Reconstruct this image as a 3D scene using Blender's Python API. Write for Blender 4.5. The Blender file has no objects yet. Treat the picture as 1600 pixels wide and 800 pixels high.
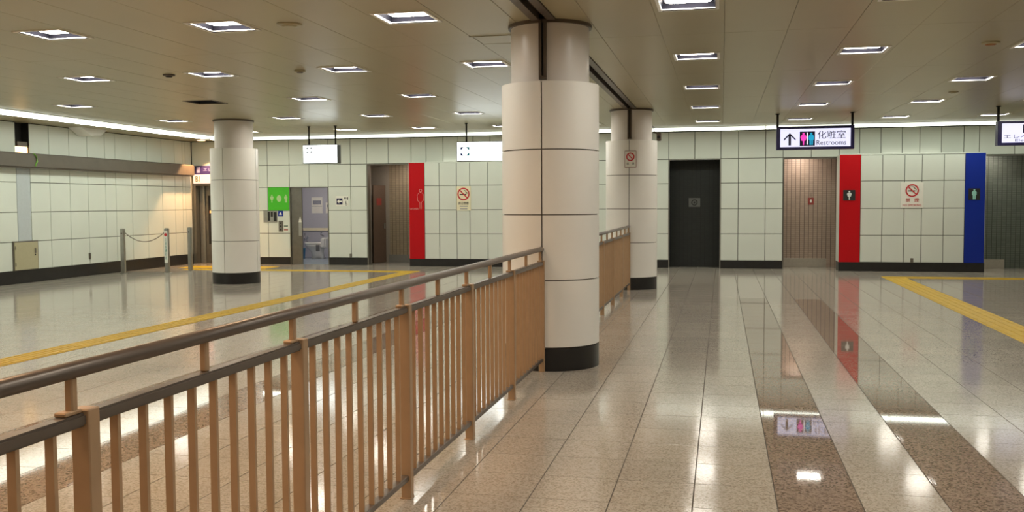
import bpy, bmesh, math, random
from mathutils import Matrix, Vector
random.seed(7)
S = bpy.context.scene
COL = S.collection
PI = math.pi

# ------------------------------------------------------------------ camera, world, exposure
cam_d = bpy.data.cameras.new('camera'); cam_d.sensor_width = 36; cam_d.lens = 33.75
cam_d.clip_start = 0.05; cam_d.clip_end = 200
cam = bpy.data.objects.new('camera', cam_d); COL.objects.link(cam)
cam.matrix_world = Matrix(((0.97697, -0.00645, 0.21327, 0), (0.2133, 0.0543, -0.97548, 0),
                           (-0.00529, 0.9985, 0.05443, 1.5), (0, 0, 0, 1)))
S.camera = cam
W = bpy.data.worlds.new('world'); S.world = W; W.use_nodes = True
W.node_tree.nodes['Background'].inputs[0].default_value = (0.5, 0.5, 0.48, 1)
W.node_tree.nodes['Background'].inputs[1].default_value = 0.02
S.view_settings.view_transform = 'Standard'; S.view_settings.look = 'None'
S.view_settings.gamma = 1; S.view_settings.use_curve_mapping = False
S.view_settings.exposure = 0.0
S.cycles.use_denoising = True
S.cycles.max_bounces = 9; S.cycles.diffuse_bounces = 5; S.cycles.glossy_bounces = 5
S.cycles.sample_clamp_indirect = 6
E_FIX = 34.5      # radiance of the square ceiling lights
E_WARM = 70.0     # the warmer fittings over the near end of the hall
E_STRIP = 6.0     # radiance of the long strip lights
C_FIX = (1.0, 0.94, 0.83); C_WARM = (1.0, 0.66, 0.40); C_STRIP = (0.94, 1.0, 0.87)

CZ = 3.13         # ceiling height
YB = 22.40        # face of the back wall
XL = -13.30       # face of the left wall
XR = 9.0; YF = -8.0

# ------------------------------------------------------------------ materials
MATS = {}
def nodes_of(m):
    m.use_nodes = True
    nt = m.node_tree
    return nt, nt.nodes, nt.links, nt.nodes['Principled BSDF']
def mat(name, col, rough=0.5, metal=0.0, spec=0.5, emit=None, es=0.0, noise=0.0, nscale=20.0, bump=0.0, coat=0.0, rvar=0.0):
    if name in MATS: return MATS[name]
    m = bpy.data.materials.new(name); MATS[name] = m
    nt, N, L, b = nodes_of(m)
    b.inputs['Base Color'].default_value = (*col, 1)
    b.inputs['Roughness'].default_value = rough; b.inputs['Metallic'].default_value = metal
    b.inputs['Specular IOR Level'].default_value = spec
    if coat: b.inputs['Coat Weight'].default_value = coat; b.inputs['Coat Roughness'].default_value = 0.08
    if emit:
        b.inputs['Emission Color'].default_value = (*emit, 1); b.inputs['Emission Strength'].default_value = es
    if noise or bump or rvar:
        g = N.new('ShaderNodeNewGeometry'); n = N.new('ShaderNodeTexNoise')
        n.inputs['Scale'].default_value = nscale; n.inputs['Detail'].default_value = 5
        L.new(g.outputs['Position'], n.inputs['Vector'])
        if noise:
            r = N.new('ShaderNodeMapRange'); r.inputs[1].default_value = .3; r.inputs[2].default_value = .7
            r.inputs[3].default_value = 1 - noise; r.inputs[4].default_value = 1 + noise
            L.new(n.outputs['Fac'], r.inputs[0])
            v = N.new('ShaderNodeVectorMath'); v.operation = 'SCALE'; v.inputs[0].default_value = col
            L.new(r.outputs[0], v.inputs['Scale']); L.new(v.outputs[0], b.inputs['Base Color'])
        if rvar:
            r = N.new('ShaderNodeMapRange'); r.inputs[1].default_value = .3; r.inputs[2].default_value = .7
            r.inputs[3].default_value = rough - rvar; r.inputs[4].default_value = rough + rvar
            L.new(n.outputs['Fac'], r.inputs[0]); L.new(r.outputs[0], b.inputs['Roughness'])
        if bump:
            bp = N.new('ShaderNodeBump'); bp.inputs['Strength'].default_value = bump; bp.inputs['Distance'].default_value = .002
            L.new(n.outputs['Fac'], bp.inputs['Height']); L.new(bp.outputs[0], b.inputs['Normal'])
    return m
def emis(name, col, s):
    if name in MATS: return MATS[name]
    m = bpy.data.materials.new(name); MATS[name] = m
    nt, N, L, b = nodes_of(m)
    b.inputs['Base Color'].default_value = (*[.35*q for q in col], 1)
    b.inputs['Emission Color'].default_value = (*col, 1); b.inputs['Emission Strength'].default_value = s
    return m
def granite(name, c0, c1, c2, rough, scale, tint=0.04, coat=0.0, spec=.6):
    m = bpy.data.materials.new(name); MATS[name] = m
    nt, N, L, b = nodes_of(m)
    g = N.new('ShaderNodeNewGeometry')
    v = N.new('ShaderNodeTexVoronoi'); v.inputs['Scale'].default_value = scale
    L.new(g.outputs['Position'], v.inputs['Vector'])
    sx = N.new('ShaderNodeSeparateColor'); L.new(v.outputs['Color'], sx.inputs[0])
    r = N.new('ShaderNodeValToRGB'); r.color_ramp.interpolation = 'LINEAR'
    e = r.color_ramp.elements; e[0].position = 0.12; e[0].color = (*c2, 1); e[1].position = 0.42; e[1].color = (*c0, 1)
    e3 = e.new(0.92); e3.color = (*c1, 1)
    L.new(sx.outputs[0], r.inputs[0])
    n2 = N.new('ShaderNodeTexNoise'); n2.inputs['Scale'].default_value = 1.1; n2.inputs['Detail'].default_value = 3
    L.new(g.outputs['Position'], n2.inputs['Vector'])
    ad = N.new('ShaderNodeMath'); ad.operation = 'ADD'
    oi = N.new('ShaderNodeObjectInfo')
    L.new(g.outputs['Random Per Island'], ad.inputs[0]); L.new(oi.outputs['Random'], ad.inputs[1])
    fr = N.new('ShaderNodeMath'); fr.operation = 'FRACT'; L.new(ad.outputs[0], fr.inputs[0])
    mr = N.new('ShaderNodeMapRange'); mr.inputs[3].default_value = 1 - tint; mr.inputs[4].default_value = 1 + tint
    L.new(fr.outputs[0], mr.inputs[0])
    mr2 = N.new('ShaderNodeMapRange'); mr2.inputs[1].default_value = .3; mr2.inputs[2].default_value = .7
    mr2.inputs[3].default_value = .94; mr2.inputs[4].default_value = 1.06
    L.new(n2.outputs['Fac'], mr2.inputs[0])
    mu = N.new('ShaderNodeMath'); mu.operation = 'MULTIPLY'; L.new(mr.outputs[0], mu.inputs[0]); L.new(mr2.outputs[0], mu.inputs[1])
    sc = N.new('ShaderNodeVectorMath'); sc.operation = 'SCALE'
    L.new(r.outputs[0], sc.inputs[0]); L.new(mu.outputs[0], sc.inputs['Scale']); L.new(sc.outputs[0], b.inputs['Base Color'])
    b.inputs['Roughness'].default_value = rough; b.inputs['Specular IOR Level'].default_value = spec
    if coat: b.inputs['Coat Weight'].default_value = coat; b.inputs['Coat Roughness'].default_value = 0.02
    return m
def mosaic(name, c0, c1, joint, axis='X', rough=0.35):
    m = bpy.data.materials.new(name); MATS[name] = m
    nt, N, L, b = nodes_of(m)
    g = N.new('ShaderNodeNewGeometry'); s = N.new('ShaderNodeSeparateXYZ'); L.new(g.outputs['Position'], s.inputs[0])
    c = N.new('ShaderNodeCombineXYZ'); L.new(s.outputs[axis], c.inputs[0]); L.new(s.outputs['Z'], c.inputs[1])
    br = N.new('ShaderNodeTexBrick'); br.offset = 0.0; br.squash = 1.0
    br.inputs['Color1'].default_value = (*c0, 1); br.inputs['Color2'].default_value = (*c1, 1); br.inputs['Mortar'].default_value = (*joint, 1)
    br.inputs['Scale'].default_value = 1.0; br.inputs['Mortar Size'].default_value = 0.005; br.inputs['Mortar Smooth'].default_value = .1
    br.inputs['Brick Width'].default_value = 0.098; br.inputs['Row Height'].default_value = 0.047
    br.inputs['Mortar'].default_value = (*[.55*q for q in c1], 1); br.inputs['Mortar Size'].default_value = 0.003
    L.new(c.outputs[0], br.inputs['Vector'])
    dv = N.new('ShaderNodeMath'); dv.operation = 'DIVIDE'; dv.inputs[1].default_value = .098; L.new(s.outputs[axis], dv.inputs[0])
    fr = N.new('ShaderNodeMath'); fr.operation = 'FRACT'; L.new(dv.outputs[0], fr.inputs[0])
    lt = N.new('ShaderNodeMath'); lt.operation = 'LESS_THAN'; lt.inputs[1].default_value = .10; L.new(fr.outputs[0], lt.inputs[0])
    mx = N.new('ShaderNodeMix'); mx.data_type = 'RGBA'; mx.inputs[7].default_value = (*joint, 1)
    L.new(lt.outputs[0], mx.inputs[0]); L.new(br.outputs['Color'], mx.inputs[6]); L.new(mx.outputs[2], b.inputs['Base Color'])
    b.inputs['Roughness'].default_value = rough
    bp = N.new('ShaderNodeBump'); bp.inputs['Strength'].default_value = .4; bp.inputs['Distance'].default_value = .004; bp.invert = True
    L.new(br.outputs['Fac'], bp.inputs['Height']); L.new(bp.outputs[0], b.inputs['Normal'])
    return m

M_panel = mat('wall panel enamel', (0.67, 0.70, 0.635), 0.34, noise=.025, nscale=1.3, rvar=.05)
M_joint = mat('joint filler', (0.10, 0.10, 0.085), 0.8, noise=.1)
M_base = mat('black skirting stone', (0.016, 0.015, 0.015), 0.28, noise=.2, nscale=9)
M_col = mat('column enamel', (0.86, 0.845, 0.80), 0.33, noise=.02, nscale=2)
M_coljoint = mat('column joint', (0.13, 0.115, 0.10), 0.8, noise=.1)
M_shaft = mat('shaft paint', (0.70, 0.66, 0.62), 0.30, noise=.02, nscale=2)
M_bronze = mat('dark bronze trim', (0.11, 0.085, 0.065), 0.42, 0.3, noise=.1, nscale=8)
M_slot = mat('slot black', (0.012, 0.011, 0.010), 0.7, noise=.1)
M_ceil = mat('ceiling panel satin metal', (0.365, 0.325, 0.198), 0.33, 0.0, 0.4, noise=.03, nscale=.9)
M_white = mat('white enamel', (0.85, 0.85, 0.82), 0.4, noise=.01)
M_refl = mat('dark reflector metal', (0.012, 0.012, 0.02), 0.5, 0.0, 0.2, noise=.1)
M_diff = emis('lit diffuser', C_FIX, E_FIX)
M_diffw = emis('lit diffuser warm', C_WARM, E_WARM)
M_off = mat('unlit diffuser', (0.06, 0.055, 0.05), 0.5, noise=.1)
M_strip = emis('strip diffuser', C_STRIP, E_STRIP); M_stripl = emis('left strip diffuser', C_STRIP, E_STRIP*2.0); M_stripside = emis('strip side', C_STRIP, 1.5)
M_beige = granite('beige granite', (0.43, 0.388, 0.33), (0.49, 0.445, 0.385), (0.31, 0.27, 0.22), 0.11, 115, spec=.72)
M_brown = granite('brown granite', (0.28, 0.215, 0.17), (0.36, 0.28, 0.225), (0.15, 0.11, 0.085), 0.03, 95, tint=.06, spec=.8)
M_yellow = mat('yellow tactile rubber', (0.54, 0.35, 0.008), 0.5, noise=.10, nscale=6)
M_rail = mat('bronze railing paint', (0.44, 0.292, 0.172), 0.40, 0.25, noise=.05, nscale=12)
M_hand = mat('dark bronze handrail', (0.13, 0.105, 0.085), 0.34, 0.3, noise=.06, nscale=10)
M_black = mat('black metal', (0.012, 0.012, 0.014), 0.4, noise=.05)
M_navy = mat('navy sign housing', (0.016, 0.013, 0.10), 0.35, noise=.05)
M_steel = mat('brushed steel', (0.42, 0.41, 0.38), 0.36, 0.9, noise=.06, nscale=14)
M_steeld = mat('dark brushed steel', (0.20, 0.185, 0.16), 0.38, 0.85, noise=.08, nscale=10)
M_red = mat('red enamel panel', (0.48, 0.003, 0.008), 0.36, 0.0, 0.25, noise=.03, nscale=2)
M_blue = mat('blue enamel panel', (0.006, 0.026, 0.28), 0.38, 0.0, 0.3, noise=.03, nscale=2)
M_green = mat('green sign enamel', (0.06, 0.48, 0.015), 0.4, noise=.03)
M_silver = mat('pale grey pilaster', (0.50, 0.54, 0.56), 0.35, 0.1, noise=.03)
M_beam = mat('brown beam cladding', (0.105, 0.088, 0.068), 0.5, noise=.08, nscale=5)
M_cab = mat('beige cabinet paint', (0.42, 0.38, 0.245), 0.45, noise=.03)
M_ink = mat('ink navy', (0.010, 0.008, 0.06), 0.6, noise=.05)
M_inkb = mat('ink black', (0.012, 0.012, 0.012), 0.6, noise=.05)
M_inkr = mat('ink red', (0.52, 0.02, 0.025), 0.6, noise=.05)
M_paper = mat('white sign plate', (0.80, 0.79, 0.72), 0.5, noise=.02)
M_cream = mat('cream sign plate', (0.82, 0.76, 0.55), 0.5, noise=.02)
M_pale = mat('pale pictogram', (0.72, 0.74, 0.72), 0.5, noise=.02)
M_teal = mat('pale teal pictogram', (0.30, 0.60, 0.52), 0.5, noise=.02)
M_mag = emis('magenta backlit pictogram', (1.0, 0.06, 0.55), 0.9)
M_cya = emis('cyan backlit pictogram', (0.01, 0.42, 0.70), 0.8)
M_whl = emis('white backlit print', (0.95, 0.92, 1.0), 1.0)
M_facep = emis('violet white lightbox face', (0.78, 0.78, 1.0), 1.05)
M_facew = emis('blown white lightbox face', (0.92, 1.0, 0.98), 4.0)
M_mosbr = mosaic('brown mosaic', (0.47, 0.36, 0.28), (0.42, 0.32, 0.25), (0.13, 0.09, 0.07))
M_mosbr2 = mosaic('tan mosaic', (0.33, 0.26, 0.17), (0.29, 0.225, 0.15), (0.10, 0.08, 0.05))
M_mosgr = mosaic('grey green mosaic', (0.145, 0.165, 0.135), (0.12, 0.14, 0.115), (0.05, 0.055, 0.045))
M_mosbk = mosaic('black mosaic', (0.012, 0.014, 0.012), (0.009, 0.011, 0.009), (0.004, 0.004, 0.004), rough=.6)
M_lav = mat('lavender grey wall', (0.47, 0.475, 0.535), 0.5, noise=.02)
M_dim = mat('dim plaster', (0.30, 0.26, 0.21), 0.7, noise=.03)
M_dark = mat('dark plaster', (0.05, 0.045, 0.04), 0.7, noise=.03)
M_bdoor = mat('brown door', (0.13, 0.085, 0.06), 0.45, noise=.05)
M_porc = mat('porcelain', (0.80, 0.80, 0.76), 0.12, noise=.01)
M_chrome = mat('chrome', (0.7, 0.7, 0.72), 0.12, 1.0, noise=.02)
M_bluebin = mat('blue plastic', (0.05, 0.22, 0.42), 0.4, noise=.04)

# ------------------------------------------------------------------ helpers
def box(bm, x0, x1, y0, y1, z0, z1, mi=0):
    v = [bm.verts.new(p) for p in ((x0,y0,z0),(x1,y0,z0),(x1,y1,z0),(x0,y1,z0),(x0,y0,z1),(x1,y0,z1),(x1,y1,z1),(x0,y1,z1))]
    for q in ((3,2,1,0),(4,5,6,7),(0,1,5,4),(1,2,6,5),(2,3,7,6),(3,0,4,7)):
        f = bm.faces.new([v[i] for i in q]); f.material_index = mi
def bbox(bm, x0, x1, y0, y1, z0, z1, b=.004, seg=1):
    t = bmesh.new(); box(t, x0, x1, y0, y1, z0, z1)
    b = min(b, .45*min(abs(x1-x0), abs(y1-y0), abs(z1-z0)))
    bmesh.ops.bevel(t, geom=t.edges[:], offset=b, segments=seg, affect='EDGES')
    me = bpy.data.meshes.new('t'); t.to_mesh(me); t.free(); bm.from_mesh(me); bpy.data.meshes.remove(me)
def tube(bm, pts, r, seg=10, cap=True, sq=None):
    pts = [Vector(p) for p in pts]; rings = []
    for i, p in enumerate(pts):
        d = (pts[min(i+1, len(pts)-1)] - pts[max(i-1, 0)]).normalized()
        a = Vector((0,0,1)) if abs(d.z) < .9 else Vector((1,0,0))
        u = d.cross(a).normalized(); w = u.cross(d).normalized()
        ru, rw = (r, r) if not sq else sq
        rings.append([bm.verts.new(p + u*math.cos(2*PI*k/seg)*ru + w*math.sin(2*PI*k/seg)*rw) for k in range(seg)])
    for A, B in zip(rings, rings[1:]):
        for k in range(seg):
            f = bm.faces.new((A[k], A[(k+1)%seg], B[(k+1)%seg], B[k])); f.smooth = True
    if cap: bm.faces.new(rings[0][::-1]); bm.faces.new(rings[-1])
def lathe(bm, prof, seg=32, c=(0,0,0), smooth=True, sx=1, sy=1):
    rings = []
    for r, z in prof:
        rings.append([bm.verts.new((c[0]+r*sx*math.cos(2*PI*k/seg), c[1]+r*sy*math.sin(2*PI*k/seg), c[2]+z)) for k in range(seg)])
    for A, B in zip(rings, rings[1:]):
        for k in range(seg):
            f = bm.faces.new((A[k], A[(k+1)%seg], B[(k+1)%seg], B[k])); f.smooth = smooth
    bm.faces.new(rings[0][::-1]); bm.faces.new(rings[-1])
def finish(name, bm, m):
    bmesh.ops.recalc_face_normals(bm, faces=bm.faces[:])
    me = bpy.data.meshes.new(name); bm.to_mesh(me); bm.free()
    for q in (m if isinstance(m, (list, tuple)) else [m]): me.materials.append(q)
    return me
def obj(name, bm, m, parent=None):
    me = finish(name, bm, m) if isinstance(bm, bmesh.types.BMesh) else bm
    o = bpy.data.objects.new(name, me); COL.objects.link(o)
    if parent is not None:
        if isinstance(bm, bmesh.types.BMesh):
            me.transform(Matrix.Translation(-root_loc(parent)))
        o.parent = parent
    return o
def root_loc(o):
    v = Vector(o.location)
    while o.parent: o = o.parent; v += Vector(o.location)
    return v
def tag(o, label=None, cat=None, group=None, kind=None):
    if label: o['label'] = label
    if cat: o['category'] = cat
    if group: o['group'] = group
    if kind: o['kind'] = kind
    return o
def thing(name, loc, label, cat, group=None):
    o = bpy.data.objects.new(name, None); COL.objects.link(o); o.location = loc; o.empty_display_size = .1
    return tag(o, label, cat, group)
def struct(name, bm, m, label=None):
    return tag(obj(name, bm, m), label, kind='structure')
def inst(name, me, parent, world):
    o = bpy.data.objects.new(name, me); COL.objects.link(o); o.parent = parent
    o.location = Vector(world) - root_loc(parent)
    return o
def B1(*a, bev=0):
    bm = bmesh.new()
    (bbox(bm, *a, b=bev) if bev else box(bm, *a)); return bm
def poly(pts, y, t=.004):
    """flat plate of (x,z) outline, face towards -Y at y-t"""
    bm = bmesh.new()
    a = [bm.verts.new((x, y-t, z)) for x, z in pts]; b = [bm.verts.new((x, y, z)) for x, z in pts]
    bm.faces.new(a); bm.faces.new(b[::-1])
    n = len(pts)
    for i in range(n): bm.faces.new((a[i], b[i], b[(i+1)%n], a[(i+1)%n]))
    return bm
def circ(cx, cz, rx, rz=None, n=24): 
    rz = rz or rx
    return [(cx+rx*math.cos(2*PI*k/n), cz+rz*math.sin(2*PI*k/n)) for k in range(n)]
def ring(cx, cz, r0, r1, y, t=.004, n=32):
    bm = bmesh.new()
    R = []
    for r in (r0, r1):
        for yy in (y-t, y): R.append([bm.verts.new((cx+r*math.cos(2*PI*k/n), yy, cz+r*math.sin(2*PI*k/n))) for k in range(n)])
    for A, Bq in ((0,2),(1,3),(0,1),(2,3)):
        for k in range(n): bm.faces.new((R[A][k], R[A][(k+1)%n], R[Bq][(k+1)%n], R[Bq][k]))
    return bm
def bar(cx, cz, L, w, ang, y, t=.004):
    c, s = math.cos(ang), math.sin(ang)
    return poly([(cx+c*a-s*b, cz+s*a+c*b) for a, b in ((-L/2,-w/2),(L/2,-w/2),(L/2,w/2),(-L/2,w/2))], y, t)
_fc = [None]
def text(name, body, x0, x1, z0, z1, y, m, parent, t=.004):
    """lettering fitted to a rectangle, standing upright and facing -Y"""
    cu = bpy.data.curves.new(name, 'FONT'); cu.body = body; cu.extrude = .02; cu.resolution_u = 2
    o = bpy.data.objects.new(name, cu); COL.objects.link(o)
    bpy.context.view_layer.update()
    me = bpy.data.meshes.new_from_object(o.evaluated_get(bpy.context.evaluated_depsgraph_get()))
    bpy.data.objects.remove(o); bpy.data.curves.remove(cu)
    xs = [v.co.x for v in me.vertices]; ys = [v.co.y for v in me.vertices]
    ax, bx_, ay, by = min(xs), max(xs), min(ys), max(ys)
    rl = root_loc(parent)
    for v in me.vertices:
        X = x0+(v.co.x-ax)/(bx_-ax)*(x1-x0); Z = z0+(v.co.y-ay)/(by-ay)*(z1-z0); Y = y - t*(v.co.z+.02)/.04
        v.co = Vector((X, Y, Z)) - rl
    me.materials.clear(); me.materials.append(m); me.name = name
    o = bpy.data.objects.new(name, me); COL.objects.link(o); o.parent = parent
    return o
def woman(cx, z0, h):
    s = h
    body = [(-.05,0),(.05,0),(.06,.34),(.15,.34),(.24,.60),(.22,.72),(.13,.80),(-.13,.80),(-.22,.72),(-.24,.60),(-.15,.34),(-.06,.34)]
    return [(cx+a*s, z0+b*s) for a, b in body], circ(cx, z0+.905*s, .09*s, n=16)
def man(cx, z0, h):
    s = h
    body = [(-.13,0),(-.015,0),(-.015,.36),(.015,.36),(.015,0),(.13,0),(.14,.40),(.20,.42),(.21,.70),(.14,.80),(-.14,.80),(-.21,.70),(-.20,.42),(-.14,.40)]
    return [(cx+a*s, z0+b*s) for a, b in body], circ(cx, z0+.905*s, .09*s, n=16)
def figure(kind, cx, z0, h, y, m, parent, t=.004):
    b, hd = (woman if kind == 'woman' else man)(cx, z0, h)
    f = obj('pictogram', poly(b, y, t), m, parent)
    obj('pictogram_head', poly(hd, y, t), m, f) if parent.parent is None else obj('pictogram', poly(hd, y, t), m, parent)
    return f
def area(name, loc, size, power, col, parent=None, rot=(0,0,0)):
    d = bpy.data.lights.new(name, 'AREA'); d.size = size; d.energy = power; d.color = col
    o = bpy.data.objects.new(name, d); COL.objects.link(o); o.rotation_euler = rot
    if parent: o.parent = parent; o.location = Vector(loc)-root_loc(parent)
    else: o.location = loc
    return o
_pan = {}
def panel_y(w, h, t=.016, b=.004):
    """wall panel facing -Y, origin at the centre of its face"""
    k = ('y', round(w,3), round(h,3), t)
    if k not in _pan:
        bm = bmesh.new()
        f = [bm.verts.new(p) for p in ((-w/2+b,0,-h/2+b),(w/2-b,0,-h/2+b),(w/2-b,0,h/2-b),(-w/2+b,0,h/2-b))]
        g = [bm.verts.new(p) for p in ((-w/2,b,-h/2),(w/2,b,-h/2),(w/2,b,h/2),(-w/2,b,h/2))]
        e = [bm.verts.new(p) for p in ((-w/2,t,-h/2),(w/2,t,-h/2),(w/2,t,h/2),(-w/2,t,h/2))]
        bm.faces.new(f)
        for A, Bq in ((f,g),(g,e)):
            for i in range(4): bm.faces.new((A[i], A[(i+1)%4], Bq[(i+1)%4], Bq[i]))
        bm.faces.new(e[::-1])
        _pan[k] = finish('wall_panel', bm, M_panel)
    return _pan[k]
G = .013
def wall_panels(parent, xe, ze, y, holes=(), face='y'):
    for i in range(len(xe)-1):
        for j in range(len(ze)-1):
            x0, x1, z0, z1 = xe[i], xe[i+1], ze[j], ze[j+1]
            cx, cz = (x0+x1)/2, (z0+z1)/2
            if any(h[0]-.01 < cx < h[1]+.01 and h[2] < cz < h[3] for h in holes): continue
            me = panel_y(x1-x0-G, z1-z0-G)
            if face == 'y': o = inst('wall_panel', me, parent, (cx, y, cz))
            else:
                o = inst('wall_panel', me, parent, (y, cx, cz)); o.rotation_euler = (0, 0, PI/2)   # -Y becomes +X

# ------------------------------------------------------------------ floor
TP = 0.4105; TX0 = -0.133; TY0 = 4.737
fl = struct('floor', B1(XL-.3, XR+.3, YF-.3, 26.5, -.10, -.0035), mat('floor grout', (0.10, 0.085, 0.068), .8, noise=.1), 'polished granite tile floor with brown stripes')
def tile_mesh(nm, m, gx=.006, gy=.0045, t=.012, b=.0004):
    bm = bmesh.new(); a, c = (TP-gx)/2, (TP-gy)/2
    f = [bm.verts.new(p) for p in ((-a+b,-c+b,0),(a-b,-c+b,0),(a-b,c-b,0),(-a+b,c-b,0))]
    g = [bm.verts.new(p) for p in ((-a,-c,-b),(a,-c,-b),(a,c,-b),(-a,c,-b))]
    e = [bm.verts.new(p) for p in ((-a,-c,-t),(a,-c,-t),(a,c,-t),(-a,c,-t))]
    bm.faces.new(f)
    for A, Bq in ((f,g),(g,e)):
        for i in range(4): bm.faces.new((A[i], A[(i+1)%4], Bq[(i+1)%4], Bq[i]))
    return finish(nm, bm, m)
T_be = tile_mesh('floor_tile', M_beige); T_br = tile_mesh('floor_tile_brown', M_brown)
def is_brown(cx, cy):
    return cy < 15.6 and any(a < cx < b for a, b in ((.277,.688),(1.098,1.506),(-3.83,-3.42),(-4.65,-4.24)))
near = []; far = []
i0 = math.floor((XL-TX0)/TP); i1 = math.ceil((XR-TX0)/TP)
j0 = math.floor((YF-TY0)/TP); j1 = math.ceil((26.3-TY0)/TP)
for i in range(i0, i1):
    for j in range(j0, j1):
        cx, cy = TX0+(i+.5)*TP, TY0+(j+.5)*TP
        if 3.8 < cy < 9.4 and -.86*cy-.2 < cx < .285*cy+.25: near.append((cx, cy))
        else: far.append((cx, cy))
near.sort(key=lambda p: p[1]); far += near[300:]; near = near[:300]
for cx, cy in near:
    inst('floor_tile', T_br if is_brown(cx, cy) else T_be, fl, (cx, cy, 0))
vs = []; fs = []; mi = []
a, c, b = (TP-.006)/2, (TP-.0045)/2, .0004
for cx, cy in far:
    n = len(vs)
    vs += [(cx-a+b,cy-c+b,0),(cx+a-b,cy-c+b,0),(cx+a-b,cy+c-b,0),(cx-a+b,cy+c-b,0),(cx-a,cy-c,-.004),(cx+a,cy-c,-.004),(cx+a,cy+c,-.004),(cx-a,cy+c,-.004)]
    fs += [(n,n+1,n+2,n+3)] + [(n+k, n+4+k, n+4+(k+1)%4, n+(k+1)%4) for k in range(4)]
    mi += [1 if is_brown(cx, cy) else 0]*5
me = bpy.data.meshes.new('floor_tiles_beyond'); me.from_pydata(vs, [], fs); me.materials.append(M_beige); me.materials.append(M_brown)
me.polygons.foreach_set('material_index', mi); me.update()
o = obj('floor_tile_field', me, None, fl); o['kind'] = 'stuff'

# tactile paving
def tactile_mesh(sx, sy, along):
    bm = bmesh.new(); box(bm, -sx/2+.002, sx/2-.002, -sy/2+.002, sy/2-.002, 0, .004)
    n = 4
    for k in range(n):
        if along == 'Y':
            x = -sx/2+sx*(k+.5)/n; bbox(bm, x-sx*.05, x+sx*.05, -sy/2+.012, sy/2-.012, .003, .009, .003)
        else:
            y = -sy/2+sy*(k+.5)/n; bbox(bm, -sx/2+.012, sx/2-.012, y-sy*.05, y+sy*.05, .003, .009, .003)
    return finish('tactile_block', bm, M_yellow)
def tactile_dots(s):
    bm = bmesh.new(); box(bm, -s/2+.002, s/2-.002, -s/2+.002, s/2-.002, 0, .004)
    for i in range(5):
        for j in range(5):
            lathe(bm, [(.018,.003),(.016,.009),(.008,.010)], 8, (-s/2+s*(i+.5)/5, -s/2+s*(j+.5)/5, 0))
    return finish('tactile_block', bm, M_yellow)
def tactile(label, x0, x1, y0, y1, along, s, dots=()):
    t = thing('tactile_paving', ((x0+x1)/2, (y0+y1)/2, 0), label, 'tactile paving', 'yellow tactile paving lines')
    n = max(1, round(((y1-y0) if along == 'Y' else (x1-x0))/s)); st = ((y1-y0) if along == 'Y' else (x1-x0))/n
    me = tactile_mesh(x1-x0, st, 'Y') if along == 'Y' else tactile_mesh(st, y1-y0, 'X')
    for k in range(n):
        p = ((x0+x1)/2, y0+st*(k+.5), 0) if along == 'Y' else (x0+st*(k+.5), (y0+y1)/2, 0)
        inst('tactile_block', me, t, p)
    return t
tactile('long yellow tactile line running along the floor left of the railing', -6.93, -6.59, -2.0, 20.15, 'Y', .34)
tactile('yellow tactile line crossing in front of the left hall restrooms', -12.3, -6.59, 20.16, 20.50, 'X', .34)
tactile('short yellow tactile patch in front of the elevator', -12.75, -10.5, 20.75, 21.55, 'X', .45)
tactile('wide yellow tactile line running along the right side of the floor', 3.12, 3.54, -2.0, 19.9, 'Y', .40)
tactile('yellow tactile line crossing in front of the blue restroom panel', 3.12, 8.9, 19.91, 20.33, 'X', .40)

# ------------------------------------------------------------------ ceiling
ce = struct('ceiling', B1(XL-.3, XR+.3, YF-.3, YB+.3, CZ+.12, CZ+.22), M_ceil, 'olive satin metal panel ceiling')
SW = 0.587; ROW = 2.9; HOLE = .235
fx_rows = [8.10+ROW*k for k in range(5)]
back_rows = [5.20, 2.30, -0.60, -3.50]
fx_left = [-2.70-1.762*k for k in range(4)] + [-10.33]
fx_right = [-0.285+1.762*k for k in range(4)]
edges = []
x = -1.164
while x < XR: edges.append((x, x+SW)); x += SW
edges.append((-1.82, -1.665)); edges.append((-1.445, -1.164))
x = -1.82
while x > XL: edges.append((x-SW, x)); x -= SW
def cpanel(w, l, hole=None, hx=0, t=.02):
    k = ('c', round(w,3), round(l,3), hole, round(hx,3))
    if k in _pan: return _pan[k]
    bm = bmesh.new(); g = .0012; a, c = w/2-g, l/2-g
    if not hole: bbox(bm, -a, a, -c, c, 0, t, .003)
    else:
        o4 = [(-a,-c),(a,-c),(a,c),(-a,c)]; h4 = [(hx-hole,-hole),(hx+hole,-hole),(hx+hole,hole),(hx-hole,hole)]
        L0 = [bm.verts.new((*p, 0)) for p in o4]; H0 = [bm.verts.new((*p, 0)) for p in h4]
        L1 = [bm.verts.new((*p, t)) for p in o4]; H1 = [bm.verts.new((*p, t)) for p in h4]
        for i in range(4):
            j = (i+1) % 4
            bm.faces.new((L0[i], L0[j], H0[j], H0[i])); bm.faces.new((L1[i], H1[i], H1[j], L1[j]))
            bm.faces.new((L0[i], L1[i], L1[j], L0[j])); bm.faces.new((H0[i], H0[j], H1[j], H1[i]))
    _pan[k] = finish('ceiling_panel', bm, M_ceil); return _pan[k]
STRIP_Y0, STRIP_Y1 = 21.18, 21.52; STRIP_X0, STRIP_X1 = -12.08, -11.74
rest = bmesh.new()
def col_cut(x0, x1, y): return False
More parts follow.
